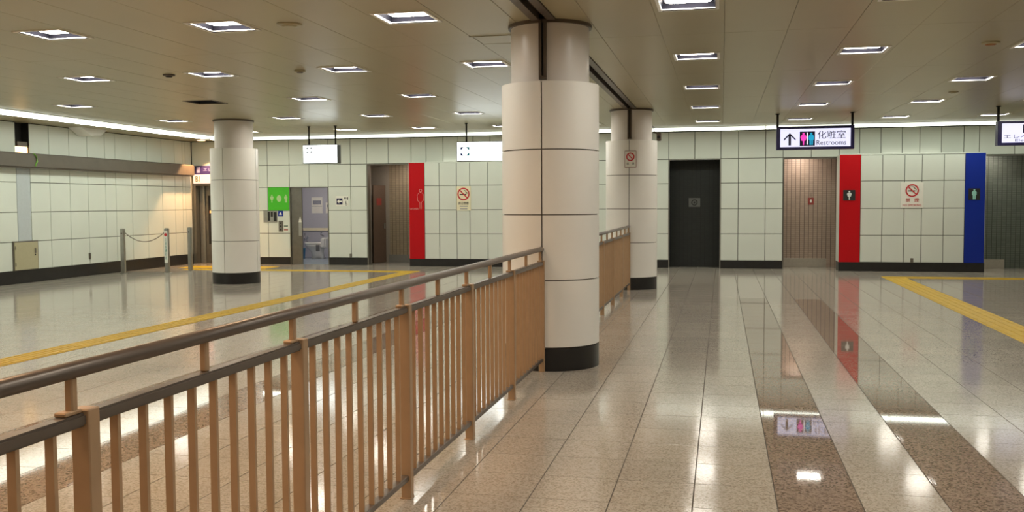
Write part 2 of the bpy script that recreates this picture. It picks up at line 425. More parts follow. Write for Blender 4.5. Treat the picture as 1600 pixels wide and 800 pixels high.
for (x0, x1) in edges:
    cx = (x0+x1)/2; w = x1-x0
    xa, xb = max(x0, XL), min(x1, XR)
    fxx = [f for f in fx_left+fx_right if x0+.05 < f < x1-.05]
    for yr in fx_rows+back_rows:
        y0, y1 = yr-ROW/2, yr+ROW/2
        if yr == fx_rows[-1]: y1 = YB
        vis = yr in fx_rows and -.90*y1-.6 < cx < .32*y1+.9
        me = None
        pl, pc = y1-y0, (y0+y1)/2
        if fxx and yr != fx_rows[-1]: me = cpanel(w, pl, HOLE, fxx[0]-cx)
        elif fxx:      # last row: shorter panel, then the wall strip
            me = cpanel(w, ROW, HOLE, fxx[0]-cx); pc = yr
        else: me = cpanel(w, pl)
        if vis: inst('ceiling_panel', me, ce, (cx, pc, CZ))
        else:
            t = me.copy(); t.transform(Matrix.Translation((cx, pc, CZ))); rest.from_mesh(t); bpy.data.meshes.remove(t)
        if fxx and yr == fx_rows[-1] and YB-(yr+ROW/2) > .05:
            me = cpanel(w, YB-(yr+ROW/2)); inst('ceiling_panel', me, ce, (cx, (YB+yr+ROW/2)/2, CZ))
box(rest, XL, XR, YF-.2, back_rows[-1]-ROW/2, CZ, CZ+.02)
o = obj('ceiling_panel_field', rest, M_ceil, ce); o['kind'] = 'stuff'

# ------------------------------------------------------------------ square ceiling lights
def ring_sq(bm, r0, r1, z0, z1):
    A = [[bm.verts.new((s*r, q*r, z)) for s, q in ((-1,-1),(1,-1),(1,1),(-1,1))] for r, z in ((r0,z0),(r1,z0),(r1,z1),(r0,z1))]
    for i in range(4):
        for k in range(4): bm.faces.new((A[i][k], A[i][(k+1)%4], A[(i+1)%4][(k+1)%4], A[(i+1)%4][k]))
def rrect(h, r, n=5):
    P = []
    for qx, qy, a0 in ((1,1,0),(-1,1,PI/2),(-1,-1,PI),(1,-1,1.5*PI)):
        for k in range(n+1):
            a = a0+PI/2*k/n; P.append((qx*(h-r)+r*math.cos(a), qy*(h-r)+r*math.sin(a)))
    return P
bm = bmesh.new(); ring_sq(bm, .222, .252, -.008, -.0002); ring_sq(bm, .222, .230, -.008, .008); FX_frame = finish('frame', bm, M_white)
bm = bmesh.new()
A = [[bm.verts.new((s*r, q*r, z)) for s, q in ((-1,-1),(1,-1),(1,1),(-1,1))] for r, z in ((.2295,.008),(.212,.056))]
for k in range(4): bm.faces.new((A[0][k], A[1][k], A[1][(k+1)%4], A[0][(k+1)%4]))
bm.faces.new(A[1]); FX_refl = finish('reflector', bm, M_refl)
def diff_mesh(m):
    bm = bmesh.new(); P = rrect(.188, .055)
    a = [bm.verts.new((x, y, .045)) for x, y in P]; b = [bm.verts.new((x, y, .0555)) for x, y in P]
    bm.faces.new(a[::-1])
    for k in range(len(P)): bm.faces.new((a[k], a[(k+1)%len(P)], b[(k+1)%len(P)], b[k]))
    return finish('diffuser', bm, m)
FX_d = diff_mesh(M_diff); FX_w = diff_mesh(M_diffw); FX_o = diff_mesh(M_off)
ORD = ['first', 'second', 'third', 'fourth', 'fifth', 'sixth']
def fixture(x, y, label, kind='lit', group='square recessed ceiling lights'):
    t = thing('ceiling_light', (x, y, CZ), label, 'ceiling light', group)
    if kind != 'off': inst('frame', FX_frame, t, (x, y, CZ))
    else:
        inst('frame', FX_frame_dark, t, (x, y, CZ))
    inst('reflector', FX_refl, t, (x, y, CZ))
    inst('diffuser', {'lit': FX_d, 'warm': FX_w, 'off': FX_o}[kind], t, (x, y, CZ))
FX_frame_dark = FX_frame.copy(); FX_frame_dark.materials.clear(); FX_frame_dark.materials.append(M_bronze)
RN = ['nearest', 'second nearest', 'middle', 'second farthest', 'farthest']
for r, y in enumerate(fx_rows):
    for k, x in enumerate(sorted(fx_left)):
        off = (r == 2 and abs(x+7.986) < .1)
        lb = f"square recessed ceiling light left of the central columns, {RN[r]} row, {ORD[4-k]} from the columns"
        if off: lb = 'unlit dark square ceiling light above the left hall'
        fixture(x, y, lb, 'off' if off else 'lit')
    for k, x in enumerate(fx_right):
        fixture(x, y, f"square recessed ceiling light right of the central columns, {RN[r]} row, {ORD[k]} from the columns")
for r, y in enumerate(back_rows[:3]):
    for k, x in enumerate(sorted(fx_left, reverse=True)[:4]):
        fixture(x, y, f'warm square ceiling light above the near railing, {ORD[r]} row towards the camera, {ORD[k]} leftward', 'warm', 'warm ceiling lights near the camera')
    for k, x in enumerate(fx_right):
        fixture(x, y, f'white square ceiling light above the near walkway, {ORD[r]} row towards the camera, {ORD[k]} rightward', 'lit', 'ceiling lights near the camera')

# long strip lights
def strip(name_label, x0, x1, y0, y1, along, seg, m):
    t = thing('strip_light', ((x0+x1)/2, (y0+y1)/2, CZ), name_label, 'strip light', 'long ceiling strip lights')
    bm = bmesh.new()
    if along == 'X':
        box(bm, x0, x1, y0-.03, y0, CZ-.008, CZ); box(bm, x0, x1, y1, y1+.03, CZ-.008, CZ)
    else:
        box(bm, x0-.03, x0, y0, y1, CZ-.008, CZ); box(bm, x1, x1+.03, y0, y1, CZ-.008, CZ)
    obj('trim_edge', bm, M_ceil, t)
    n = round(((x1-x0) if along == 'X' else (y1-y0))/seg); st = ((x1-x0) if along == 'X' else (y1-y0))/n
    w = (y1-y0) if along == 'X' else (x1-x0)
    bm = bmesh.new()
    if along == 'X': box(bm, -st/2+.012, st/2-.012, -w/2, w/2, -.055, -.001)
    else: box(bm, -w/2, w/2, -st/2+.012, st/2-.012, -.055, -.001)
    me = finish('diffuser', bm, [M_stripside, m])
    for p in me.polygons: p.material_index = 1 if p.normal.z < -.9 else 0
    for k in range(n):
        inst('diffuser', me, t, (x0+st*(k+.5), (y0+y1)/2, CZ) if along == 'X' else ((x0+x1)/2, y0+st*(k+.5), CZ))
strip('long white strip light along the top of the back wall', STRIP_X0, XR-.3, STRIP_Y0, STRIP_Y1, 'X', 2.6, M_strip)
strip('long white strip light along the top of the left wall', STRIP_X0, STRIP_X1, 3.0, STRIP_Y0-.35, 'Y', 2.6, M_stripl)

# ceiling slot for the shutter, running over the railing
def slot(n, y0, y1):
    bm = bmesh.new()
    for xa, xb in ((-1.663,-1.59),(-1.52,-1.447)): box(bm, xa, xb, y0, y1, CZ-.012, CZ+.06)
    box(bm, -1.60, -1.51, y0, y1, CZ+.055, CZ+.065, 1)
    struct('trim_%d' % n, bm, [M_bronze, M_slot], 'bronze shutter slot in the ceiling')
slot(1, YF, 8.45); slot(2, 9.21, 16.66); slot(3, 17.40, YB)

# ceiling details
def disc(name, x, y, r, h, m, label, cat, ringm=None):
    t = thing(name, (x, y, CZ), label, cat)
    bm = bmesh.new(); lathe(bm, [(r*.75,-h),(r*.97,-h*.8),(r,-h*.2),(r,0)], 24, (x, y, CZ)); obj('body', bm, m, t)
    bm = bmesh.new(); lathe(bm, [(r*.45,-h-.012),(r*.6,-h-.004),(r*.62,-h+.004)], 16, (x, y, CZ)); obj('core', bm, ringm or m, t)
disc('ceiling_speaker', -3.83, 8.15, .115, .014, M_ceil, 'round ceiling speaker left of the nearest square lights', 'speaker')
disc('smoke_detector', -6.755, 10.9, .075, .02, M_bronze, 'small dark smoke detector between lights on the far left', 'smoke detector', M_slot)
disc('smoke_detector', -5.02, 10.95, .07, .02, M_ceil, 'small round detector beside a light above the left hall', 'smoke detector', M_bronze)
disc('smoke_detector', 2.69, 10.8, .09, .02, M_cab, 'small round detector on the ceiling at upper right', 'smoke detector', mat('amber plastic', (.35,.13,.03), .4, noise=.05))
disc('smoke_detector', 3.36, 15.5, .07, .015, M_ceil, 'small pale detector on the right ceiling above the far lights', 'smoke detector')
t = thing('access_hatch', (-2.2, 9.4, CZ), 'square metal access hatch in the ceiling beside the central column', 'hatch')
bm = bmesh.new()
for a0, a1, b0, b1 in ((-2.42,-1.98,9.16,9.19),(-2.42,-1.98,9.61,9.64),(-2.42,-2.39,9.19,9.61),(-2.01,-1.98,9.19,9.61)): box(bm, a0, a1, b0, b1, CZ-.006, CZ)
obj('frame', bm, M_ceil, t); obj('lid', B1(-2.385, -2.015, 9.195, 9.605, CZ-.004, CZ, bev=.002), M_ceil, t)

# ------------------------------------------------------------------ back wall
HB = [(-13.25,-11.95,0,2.05), (-10.605,-9.565,0,1.94), (-8.55,-7.40,0,2.495), (-1.20,-.03,0,2.495), (1.335,2.53,0,2.495), (5.40,7.0,0,2.495)]
bm = bmesh.new(); xs = XL-.2
for h in HB:
    box(bm, xs, h[0], YB+.014, YB+.16, 0, CZ+.1); box(bm, h[0], h[1], YB+.014, YB+.16, h[3], CZ+.1); xs = h[1]
box(bm, xs, XR+.2, YB+.014, YB+.16, 0, CZ+.1)
wb = struct('wall_back', bm, M_joint, 'cream enamel panel wall at the far end')
ZB = [.18, .785, 1.36, 1.94, 2.495, CZ-.01]
XB = [-13.295, -12.6, -11.95, -11.2, -10.605, -10.07, -9.565, -8.975, -8.55, -7.99, -7.40, -7.02, -6.59, -6.22, -5.84, -5.42, -4.83, -4.24, -3.65, -3.06, -2.3, -1.75, -1.2,
      -.61, -.03, .36, .955, 1.335, 1.94, 2.53, 2.96, 3.40, 3.84, 4.20, 4.64, 5.09, 5.40, 6.1, 7.0, 7.6, 8.3, 8.98]
hb2 = [(a, b, -.1, d) for a, b, c_, d in HB]
hb2[0] = (-13.3, -11.95, -.1, 2.5)
hb2 += [(-7.40, -4.24, -.1, 2.495), (2.53, 5.40, -.1, 2.495)]
wall_panels(wb, XB, ZB, YB, hb2)
def base(n, x0, x1, y, h=.18, t=.02):
    struct(n, B1(x0, x1, y-.006, y+t, 0, h, bev=.003), M_base, 'black stone baseboard')
for n, (a, b) in {'baseboard_back': (-11.95,-10.605), 'baseboard_back_two': (-9.565,-8.55), 'baseboard_back_three': (-4.24,-1.2), 'baseboard_back_four': (-.03,1.335), 'baseboard_back_five': (7.0, 8.98)}.items(): base(n, a, b, YB)

# projecting restroom blocks
def block(n, x0, x1, y, top, xe, ze, lab, skip):
    w = struct(n, B1(x0, x1, y+.014, YB+.013, 0, top-.012), M_joint, lab)
    lb = B1(x0-.004, x1+.004, y+.002, YB-.001, top-.012, top, bev=.003); bbox(lb, x0-.004, x1+.004, y+.002, y+.03, top, top+.02, b=.003)
    obj('ledge', lb, M_panel, w)
    wall_panels(w, xe, ze, y, skip)
    for sx, q in ((x0, -1), (x1, 1)):
        obj('side_panel', B1(min(sx, sx+q*.008), max(sx, sx+q*.008), y+.002, YB-.001, .2, top-.014), M_panel, w)
    return w
Z2 = [.195, .775, 1.357, 1.945, 2.50]
block('wall_partition_left', -7.375, -4.24, 22.15, 2.495, [-6.99,-6.62,-6.19,-5.865,-5.425,-4.98,-4.61,-4.24], [.18,.785,1.36,1.94,2.49], 'projecting cream panel wall beside the left red panel', ())
block('wall_partition_right', 2.49, 5.405, 21.88, 2.515, [2.92,3.365,3.81,4.16,4.597,5.012], Z2+[], 'projecting cream panel wall between red and blue panels', ())
base('baseboard_left_block', -7.375, -4.24, 22.15, .18, .02)
base('baseboard_right_block', 2.48, 5.415, 21.88, .195, .02)

def restroom_panel(name, x0, x1, y, z0, z1, m, label):
    t = thing(name, ((x0+x1)/2, y, z0), label, 'sign board', 'coloured restroom panels')
    obj('panel', B1(x0, x1, y-.004, y+.0045, z0, z1, bev=.002), m, t)
    return t
t = restroom_panel('restroom_signboard', 2.485, 2.915, 21.875, .196, 2.515, M_red, 'tall red restroom panel with a white woman pictogram, on the right')
p = obj('pictogram_plate', B1(2.563, 2.812, 21.862, 21.871, 1.53, 1.757), M_inkb, t)
b_, h_ = woman(2.688, 1.545, .195)
bm = poly(b_, 21.862); bm.from_mesh(finish('h', poly(h_, 21.862), M_pale)); obj('pictogram', bm, M_pale, p)
t = restroom_panel('restroom_signboard', 5.012, 5.405, 21.875, .196, 2.515, M_blue, 'tall blue restroom panel with a pale man pictogram')
p = obj('pictogram_plate', B1(5.077, 5.302, 21.862, 21.871, 1.53, 1.77), M_inkb, t)
b_, h_ = man(5.19, 1.54, .215)
bm = poly(b_, 21.862); bm.from_mesh(finish('h', poly(h_, 21.862), M_teal)); obj('pictogram', bm, M_teal, p)
t = restroom_panel('restroom_signboard', -7.375, -6.992, 22.145, .181, 2.495, M_red, 'tall red restroom panel with a thin outlined figure, on the left')
OUT = mat('pink outline print', (.75, .30, .28), .5, noise=.02)
cx, zb = -7.085, 1.385
P = [(cx-.02, zb), (cx-.02, zb+.16), (cx-.075, zb+.20), (cx-.085, zb+.32), (cx-.05, zb+.38), (cx, zb+.40), (cx+.05, zb+.38), (cx+.08, zb+.32), (cx+.07, zb+.20), (cx+.02, zb+.16), (cx+.02, zb)]
bm = bmesh.new(); tube(bm, [(x, 22.139, z) for x, z in P], .006, 6); obj('outline_figure', bm, OUT, t)
obj('outline_head', ring(cx, zb+.44, .026, .037, 22.141), OUT, t)
text('lettering', 'WOMEN', -7.355, -7.13, 1.365, 1.41, 22.141, OUT, t)

# uplight tubes lying on the two ledges
def ledge_lamp(x0, x1, z, label):
    t = thing('ledge_light', ((x0+x1)/2, YB-.09, z), label, 'light tube', 'slim light tubes on the restroom ledges')
    bm = bmesh.new(); tube(bm, [(x0, YB-.07, z+.011), (x1, YB-.07, z+.011)], .010, 10); obj('tube', bm, emis('ledge tube', (1, .97, .85), 3.5), t)
    bm = bmesh.new(); box(bm, x0-.03, x0, YB-.09, YB-.05, z, z+.024); box(bm, x1, x1+.03, YB-.09, YB-.05, z, z+.024); obj('holder', bm, M_white, t)
ledge_lamp(3.42, 4.62, 2.515, 'slim light tube on the ledge between red and blue panels')
ledge_lamp(-6.62, -5.5, 2.495, 'slim light tube on the ledge behind the left hanging sign')

# ------------------------------------------------------------------ left wall
bm = bmesh.new()
box(bm, XL-.25, XL-.014, YF-.2, 16.09, 0, CZ+.1); box(bm, XL-.25, XL-.014, 16.51, YB+.2, 0, CZ+.1)
box(bm, XL-.25, XL-.014, 16.09, 16.51, 0, 2.5); box(bm, XL-.25, XL-.2, 16.09, 16.51, 2.5, CZ+.1)
wl = struct('wall_left', bm, M_joint, 'cream enamel panel wall on the left')
ZL = [.25, .81, 1.385, 1.965, 2.52, CZ-.01]
YL = [16.49, 17.05, 17.66, 18.25, 18.85, 19.22, 19.82, 20.43, 21.05, 21.61, 21.96, 22.10, 22.38]
wall_panels(wl, YL, ZL, XL, (), 'x')
wall_panels(wl, [11.95, 12.55, 13.15, 13.75, 14.35, 14.95, 15.55, 16.11], ZL, XL, (), 'x')
obj('plain_cladding', B1(XL-.014, XL, YF, 11.94, .25, CZ-.01), M_panel, wl)
struct('baseboard_left', B1(XL-.014, XL+.008, YF, YB-.002, 0, .25, bev=.003), M_base, 'black stone baseboard along the left wall')
struct('trim_4', B1(XL-.014, XL-.002, 16.117, 16.483, .25, 2.235, bev=.002), M_silver, 'pale grey vertical pilaster strip on the left wall')
bm = bmesh.new(); bbox(bm, XL, XL+.20, 6.0, 22.22, 2.235, 2.53, .03, 3)
struct('trim_5', bm, M_beam, 'dark brown horizontal beam along the left wall')
# lamp in the niche above the beam
t = thing('niche_lamp', (XL-.1, 16.3, 2.55), 'glowing warm lamp box in the dark niche above the brown beam', 'lamp')
obj('niche_lining', B1(XL-.19, XL-.17, 16.1, 16.5, 2.53, CZ), M_slot, t)
for ya in (16.098, 16.488): obj('niche_side', B1(XL-.17, XL-.012, ya, ya+.014, 2.53, CZ), M_slot, t)
obj('lamp_box', B1(XL-.16, XL-.02, 16.19, 16.475, 2.53, 2.66, bev=.015), emis('warm lamp box', (1, .62, .25), 6.0), t)
obj('lamp_cap', B1(XL-.16, XL-.02, 16.19, 16.475, 2.662, 2.76, bev=.01), M_bronze, t)
# green light smear on the beam, modelled as a solid curved strip
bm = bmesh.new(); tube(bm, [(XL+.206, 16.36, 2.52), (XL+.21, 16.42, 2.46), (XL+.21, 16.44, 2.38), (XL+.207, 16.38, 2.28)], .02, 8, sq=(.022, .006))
tag(obj('green_light_smear', bm, mat('green ribbon', (.18, .42, .05), .5, noise=.05)), 'small curved strip modelling a green light smear on the brown beam below the lamp', 'light smear')
# wall cabinet
t = thing('wall_cabinet', (XL, 16.28, .25), 'beige metal hatch cabinet low on the left wall', 'cabinet')
obj('frame', B1(XL-.002, XL+.02, 15.93, 16.63, .251, .825, bev=.004), M_steeld, t)
d = obj('door', B1(XL+.02, XL+.034, 15.96, 16.60, .265, .80, bev=.004), M_cab, t)
obj('handle', B1(XL+.034, XL+.05, 16.50, 16.535, .58, .68, bev=.004), M_steeld, d)
obj('lock', B1(XL+.034, XL+.045, 16.51, 16.53, .53, .56, bev=.003), M_inkb, d)
for z in (.34, .66): obj('hinge', B1(XL+.034, XL+.044, 15.965, 15.985, z, z+.07, bev=.003), M_steeld, t)
# sockets
def socket(x, y, z, face, label, h=.07):
    if face == 'x': bm = B1(x, x+.02, y-.03, y+.03, z-h, z+h, bev=.004)
    else: bm = B1(x-.03, x+.03, y-.02, y, z-h, z+h, bev=.004)
    tag(obj('wall_socket', bm, M_steeld), label, 'socket', 'small grey wall sockets')
socket(XL, 18.23, .42, 'x', 'small grey socket low on the left wall')
socket(-8.99, YB, .23, 'y', 'small grey socket right of the accessible toilet', .05)
socket(3.98, 21.88, .24, 'y', 'small grey socket under the no smoking sign on the right', .05)
# wedge speaker
bm = bmesh.new()
P0 = [(17.64, CZ), (18.50, CZ), (18.30, 2.99), (17.95, 2.97)]
A = [bm.verts.new((XL+.02, y, z)) for y, z in P0]; B_ = [bm.verts.new((XL+.32, y, CZ if z == CZ else z+.01)) for y, z in P0]
bm.faces.new(A); bm.faces.new(B_[::-1])
for k in range(4): bm.faces.new((A[k], B_[k], B_[(k+1)%4], A[(k+1)%4]))
tag(obj('wedge_speaker', bm, M_white), 'white wedge shaped speaker under the ceiling at the left wall', 'speaker')

# ------------------------------------------------------------------ other walls, out of view
struct('wall_right', B1(XR, XR+.2, YF-.2, YB+.2, 0, CZ+.1), M_panel, 'plain cream wall on the right')
struct('wall_front', B1(XL-.2, XR+.2, YF-.2, YF, 0, CZ+.1), M_panel, 'plain cream wall behind the camera')

# ------------------------------------------------------------------ rooms behind the openings
def room(n, x0, x1, y1, h, m_back, m_side, m_ceil, label):
    y0 = YB+.16
    bm = bmesh.new()
    box(bm, x0-.1, x1+.1, y1, y1+.1, 0, h, 0)
    box(bm, x0-.1, x0, y0, y1, 0, h, 1); box(bm, x1, x1+.1, y0, y1, 0, h, 1)
    box(bm, x0-.1, x1+.1, y0, y1+.1, h, h+.1, 2)
    return struct(n, bm, [m_back, m_side, m_ceil], label)
def jamb(n, x0, x1, z, m, t=.03, d=.18):
    bm = bmesh.new()
    box(bm, x0, x0+t, YB-.006, YB+d, 0, z); box(bm, x1-t, x1, YB-.006, YB+d, 0, z); box(bm, x0+t, x1-t, YB-.006, YB+d, z-t, z)
    struct(n, bm, m, 'metal door frame')
def room_lamp(x, y, z, col, s, label, r=.12):
    t = thing('room_light', (x, y, z), label, 'ceiling light')
    bm = bmesh.new(); lathe(bm, [(r,-.02),(r*1.05,-.01),(r*1.05,0)], 20, (x, y, z)); obj('diffuser', bm, emis('room lamp %s' % label[:12], col, s), t)
    bm = bmesh.new(); lathe(bm, [(r*1.08,-.008),(r*1.2,-.006),(r*1.2,0)], 20, (x, y, z)); obj('rim', bm, M_white, t)
# black doorway
room('wall_recess', -1.25, .02, 22.78, 2.6, M_mosbk, M_dark, M_dark, 'dark tiled recess in the back wall')
jamb('door_1', -1.20, -.03, 2.495, M_steel, .018, .08)
t = thing('door_notice', (-.624, 22.78, 1.4), 'small grey notice plate inside the black doorway', 'sign')
obj('plate', B1(-.757, -.492, 22.765, 22.779, 1.40, 1.61, bev=.003), mat('dull notice', (.10, .10, .095), .6, noise=.05), t)
obj('ring_mark', ring(-.625, 1.505, .05, .072, 22.765), M_inkb, t); obj('dot_mark', poly(circ(-.625, 1.505, .022), 22.765), M_inkb, t)
# women's, right: tiled screen wall
room('wall_women_right', 1.20, 3.6, 24.6, 2.6, M_mosbr, M_dim, M_dim, 'restroom vestibule behind the right red panel')
w = struct('wall_screen', B1(1.202, 3.0, 23.20, 23.30, 0, 2.598), M_mosbr, 'brown mosaic tile screen wall inside the right women restroom entrance')
obj('skirting', B1(1.203, 2.362, 23.185, 23.199, 0, .20, bev=.003), mat('pale skirting tile', (.42, .38, .31), .3, noise=.05), w)
jamb('door_2', 1.335, 2.53, 2.495, M_steeld, .025, .16)
room_lamp(1.72, 22.82, 2.6, (1, .88, .78), 60, 'round ceiling light inside the right women restroom entrance')
t = thing('restroom_notice', (2.015, 23.2, 1.4), 'small red restroom notice with cord on the brown mosaic wall', 'sign')
obj('plate', B1(1.945, 2.075, 23.186, 23.199, 1.44, 1.60, bev=.003), mat('dull red plate', (.30, .05, .04), .5, noise=.05), t)
obj('white_mark', poly(circ(2.01, 1.525, .02, .04), 23.186), M_paper, t)
bm = bmesh.new(); tube(bm, [(1.99, 23.19, 1.60), (2.01, 23.19, 1.74), (2.03, 23.19, 1.60)], .005, 6); obj('cord', bm, M_bronze, t)
# men's, right
room('wall_men_right', 5.3, 7.6, 24.6, 2.6, M_mosgr, M_dark, M_dim, 'restroom vestibule right of the blue panel')
w = struct('wall_screen_men', B1(5.31, 7.5, 23.20, 23.30, 0, 2.598), M_mosgr, 'grey green mosaic tile screen wall inside the men restroom entrance')
obj('skirting', B1(5.312, 6.152, 23.185, 23.199, 0, .20, bev=.003), mat('pale skirting tile', (.42, .38, .31), .3), w)
jamb('door_3', 5.40, 7.0, 2.495, M_steeld, .025, .16)
room_lamp(5.75, 22.80, 2.6, (.95, 1, .85), 22, 'round ceiling light inside the men restroom entrance')
# women's, left
room('wall_women_left', -9.0, -6.6, 25.2, 2.55, M_mosbr2, M_dim, M_dim, 'restroom vestibule behind the left red panel')
w = struct('wall_screen_left', B1(-8.40, -6.61, 23.62, 23.72, 0, 2.548), M_mosbr2, 'tan mosaic tile screen wall inside the left women restroom entrance')
obj('skirting', B1(-8.432, -6.612, 23.605, 23.619, 0, .20, bev=.003), mat('grey skirting tile', (.20, .19, .17), .3, noise=.05), w)
struct('wall_screen_rear', B1(-9.0, -8.402, 23.62, 23.72, 0, 2.548), M_dim, 'plain rear wall behind the brown door leaf')
struct('wall_screen_side', B1(-9.0, -8.72, 22.57, 23.15, 0, 2.548), M_dim, 'plain inner wall of the left women restroom entrance')
jamb('door_4', -8.55, -7.40, 2.495, M_steeld, .03, .17)
t = thing('open_door', (-8.68, 23.18, 0), 'narrow brown door leaf inside the left women restroom entrance', 'door')
o = obj('leaf', B1(-8.70, -8.66, 23.17, 23.60, .01, 1.985, bev=.003), M_bdoor, t)
bm = bmesh.new()
t.rotation_euler = (0, 0, 0)
obj('handle', B1(-8.66, -8.62, 23.52, 23.55, .88, 1.02, bev=.006), M_steel, t)
obj('notice', B1(-8.66, -8.655, 23.28, 23.45, 1.48, 1.66), mat('dull red plate', (.30, .05, .04), .5), t)
t.rotation_euler = (0, 0, -.45)
room_lamp(-7.9, 23.0, 2.55, (1, .86, .65), 30, 'round ceiling light inside the left women restroom entrance')
# accessible toilet
room('wall_toilet', -12.6, -9.45, 25.5, 2.5, M_lav, M_lav, M_white, 'lavender grey accessible toilet room')
tf = struct('floor_toilet', B1(-12.6, -9.45, YB+.16, 25.5, .0005, .004), mat('blue grey vinyl', (.30, .36, .42), .25, noise=.04), 'blue grey vinyl floor of the accessible toilet')
jamb('door_5', -10.605, -9.565, 1.94, M_steeld, .02, .16)
room_lamp(-10.7, 24.0, 2.5, (.88, .92, 1.0), 75, 'round ceiling light inside the accessible toilet', .2)
t = thing('sliding_door', (-10.44, YB+.06, 0), 'half open brushed steel sliding door of the accessible toilet', 'door')
obj('leaf', B1(-10.585, -10.29, YB+.03, YB+.07, .005, 1.92, bev=.003), M_steeld, t)
obj('pull_plate', poly([(-10.385, .72), (-10.30, .72), (-10.30, 1.10), (-10.342, 1.21), (-10.385, 1.10)], YB+.03, .006), M_steel, t)
obj('arrow_mark', poly([(-10.385, 1.06), (-10.30, 1.06), (-10.342, 1.20)], YB+.0235, .003), M_paper, t)
# toilet (bowl points to the left, seen side on)
def loft(bm, secs, n=20):
    R = []
    for z, cx, cy, rx, ry in secs:
        R.append([bm.verts.new((cx+rx*math.cos(2*PI*k/n), cy+ry*math.sin(2*PI*k/n), z)) for k in range(n)])
    for A, Bq in zip(R, R[1:]):
        for k in range(n):
            f = bm.faces.new((A[k], A[(k+1)%n], Bq[(k+1)%n], Bq[k])); f.smooth = True
    bm.faces.new(R[0][::-1]); bm.faces.new(R[-1])
tx, ty = -11.0, 24.85
t = thing('toilet', (tx, ty, .004), 'white porcelain toilet inside the accessible restroom', 'toilet')
bm = bmesh.new(); loft(bm, [(.004, tx+.06, ty, .20, .13), (.10, tx+.06, ty, .17, .11), (.22, tx+.03, ty, .19, .13), (.33, tx-.01, ty, .26, .18), (.40, tx-.02, ty, .29, .20), (.415, tx-.02, ty, .28, .19)]); obj('bowl', bm, M_porc, t)
bm = bmesh.new(); loft(bm, [(.416, tx-.03, ty, .29, .20), (.44, tx-.03, ty, .30, .21), (.455, tx-.03, ty, .28, .19)]); obj('seat', bm, M_porc, t)
bm = bmesh.new(); bbox(bm, tx+.20, tx+.36, ty-.19, ty+.19, .30, .60, .04, 3); obj('rear_block', bm, M_porc, t)
obj('control_panel', B1(tx+.10, tx+.20, ty-.25, ty-.20, .22, .40, bev=.01), mat('grey plastic', (.18, .18, .18), .5, noise=.05), t)
t = thing('grab_bar', (-10.72, 25.46, .5), 'chrome grab bar on the wall beside the toilet', 'grab bar')
bm = bmesh.new(); tube(bm, [(-11.05, 25.49, .62), (-11.05, 25.30, .66), (-10.98, 25.22, .74), (-10.5, 25.22, .78), (-10.45, 25.49, .78)], .018, 8); obj('upper_bar', bm, M_chrome, t)
bm = bmesh.new(); tube(bm, [(-10.74, 25.22, .77), (-10.72, 25.22, .50), (-10.45, 25.22, .46), (-10.43, 25.49, .46)], .016, 8); obj('lower_bar', bm, M_chrome, t)
t = thing('wash_tap', (-11.5, 25.4, .5), 'small chrome tap on the left of the toilet', 'tap')
bm = bmesh.new(); tube(bm, [(-11.55, 25.49, .46), (-11.50, 25.30, .50), (-11.42, 25.26, .60), (-11.38, 25.26, .62)], .02, 8); obj('spout', bm, M_chrome, t)
bm = bmesh.new(); tube(bm, [(-11.62, 25.49, .68), (-11.58, 25.36, .60), (-11.56, 25.33, .48)], .018, 8); obj('lever', bm, M_chrome, t)
t = thing('waste_bin', (-11.42, 24.75, .004), 'blue plastic waste bin beside the toilet', 'bin')
bm = bmesh.new(); lathe(bm, [(.09,.004),(.10,.02),(.12,.27),(.125,.28)], 20, (-11.40, 24.75, 0)); obj('body', bm, M_bluebin, t)
bm = bmesh.new(); lathe(bm, [(.128,.275),(.128,.29),(.11,.30)], 20, (-11.40, 24.75, 0)); obj('rim', bm, M_bluebin, t)
struct('trim_6', B1(-12.6, -9.45, 25.465, 25.499, .76, .84, bev=.006), M_cream, 'cream wall rail in the toilet room')
for (x0, x1, z0, z1, lb) in ((-11.40, -11.07, 1.26, 1.71, 'larger white paper notice on the lavender toilet wall'), (-10.97, -10.80, 1.26, 1.56, 'smaller white paper notice on the lavender toilet wall')):
    t = thing('paper_notice', ((x0+x1)/2, 25.5, z0), lb, 'notice', 'paper notices in the toilet')
    obj('sheet', B1(x0, x1, 25.493, 25.499, z0, z1), M_paper, t)
    obj('picture_block', B1(x0+.04, x1-.04, 25.490, 25.493, z0+(z1-z0)*.55, z0+(z1-z0)*.8), mat('grey print', (.28, .29, .34), .6, noise=.3, nscale=60), t)
    obj('divider', B1(x0+.01, x1-.01, 25.490, 25.493, z0+(z1-z0)*.42, z0+(z1-z0)*.44), mat('grey print', (.28, .29, .34), .6), t)
# elevator
jamb('door_6', -13.25, -11.95, 2.05, M_steeld, .05, .16)
room('wall_elevator', -13.25, -11.95, 22.75, 2.2, M_dim, M_steeld, M_dark, 'elevator recess at the left end of the back wall')
t = thing('elevator_door', (-12.6, 22.66, 0), 'brushed steel elevator doors with dark window strips beside the left wall', 'elevator door')
for x0, x1, wx in ((-13.19, -12.605, -12.96), (-12.595, -12.01, -12.3)):
    l = obj('leaf', B1(x0, x1, 22.62, 22.66, .01, 2.0, bev=.004), M_steeld, t)
    obj('window', B1(wx-.02, wx+.17, 22.612, 22.62, .50, 1.75, bev=.003), M_slot, l)
obj('jamb_plate', B1(-13.20, -13.06, 22.58, 22.615, .01, 2.0, bev=.003), M_steel, t)
obj('indicator', B1(-12.93, -12.90, 22.60, 22.611, 1.30, 1.36), emis('amber indicator', (1, .35, .08), 2.0), t)
t = thing('elevator_sign', (-12.6, YB, 2.06), 'two row navy and white elevator sign above the elevator doors', 'sign')
obj('upper_board', B1(-13.25, -11.95, YB-.02, YB+.013, 2.29, 2.51, bev=.003), mat('violet board', (.035, .025, .12), .4, noise=.1, nscale=8), t)
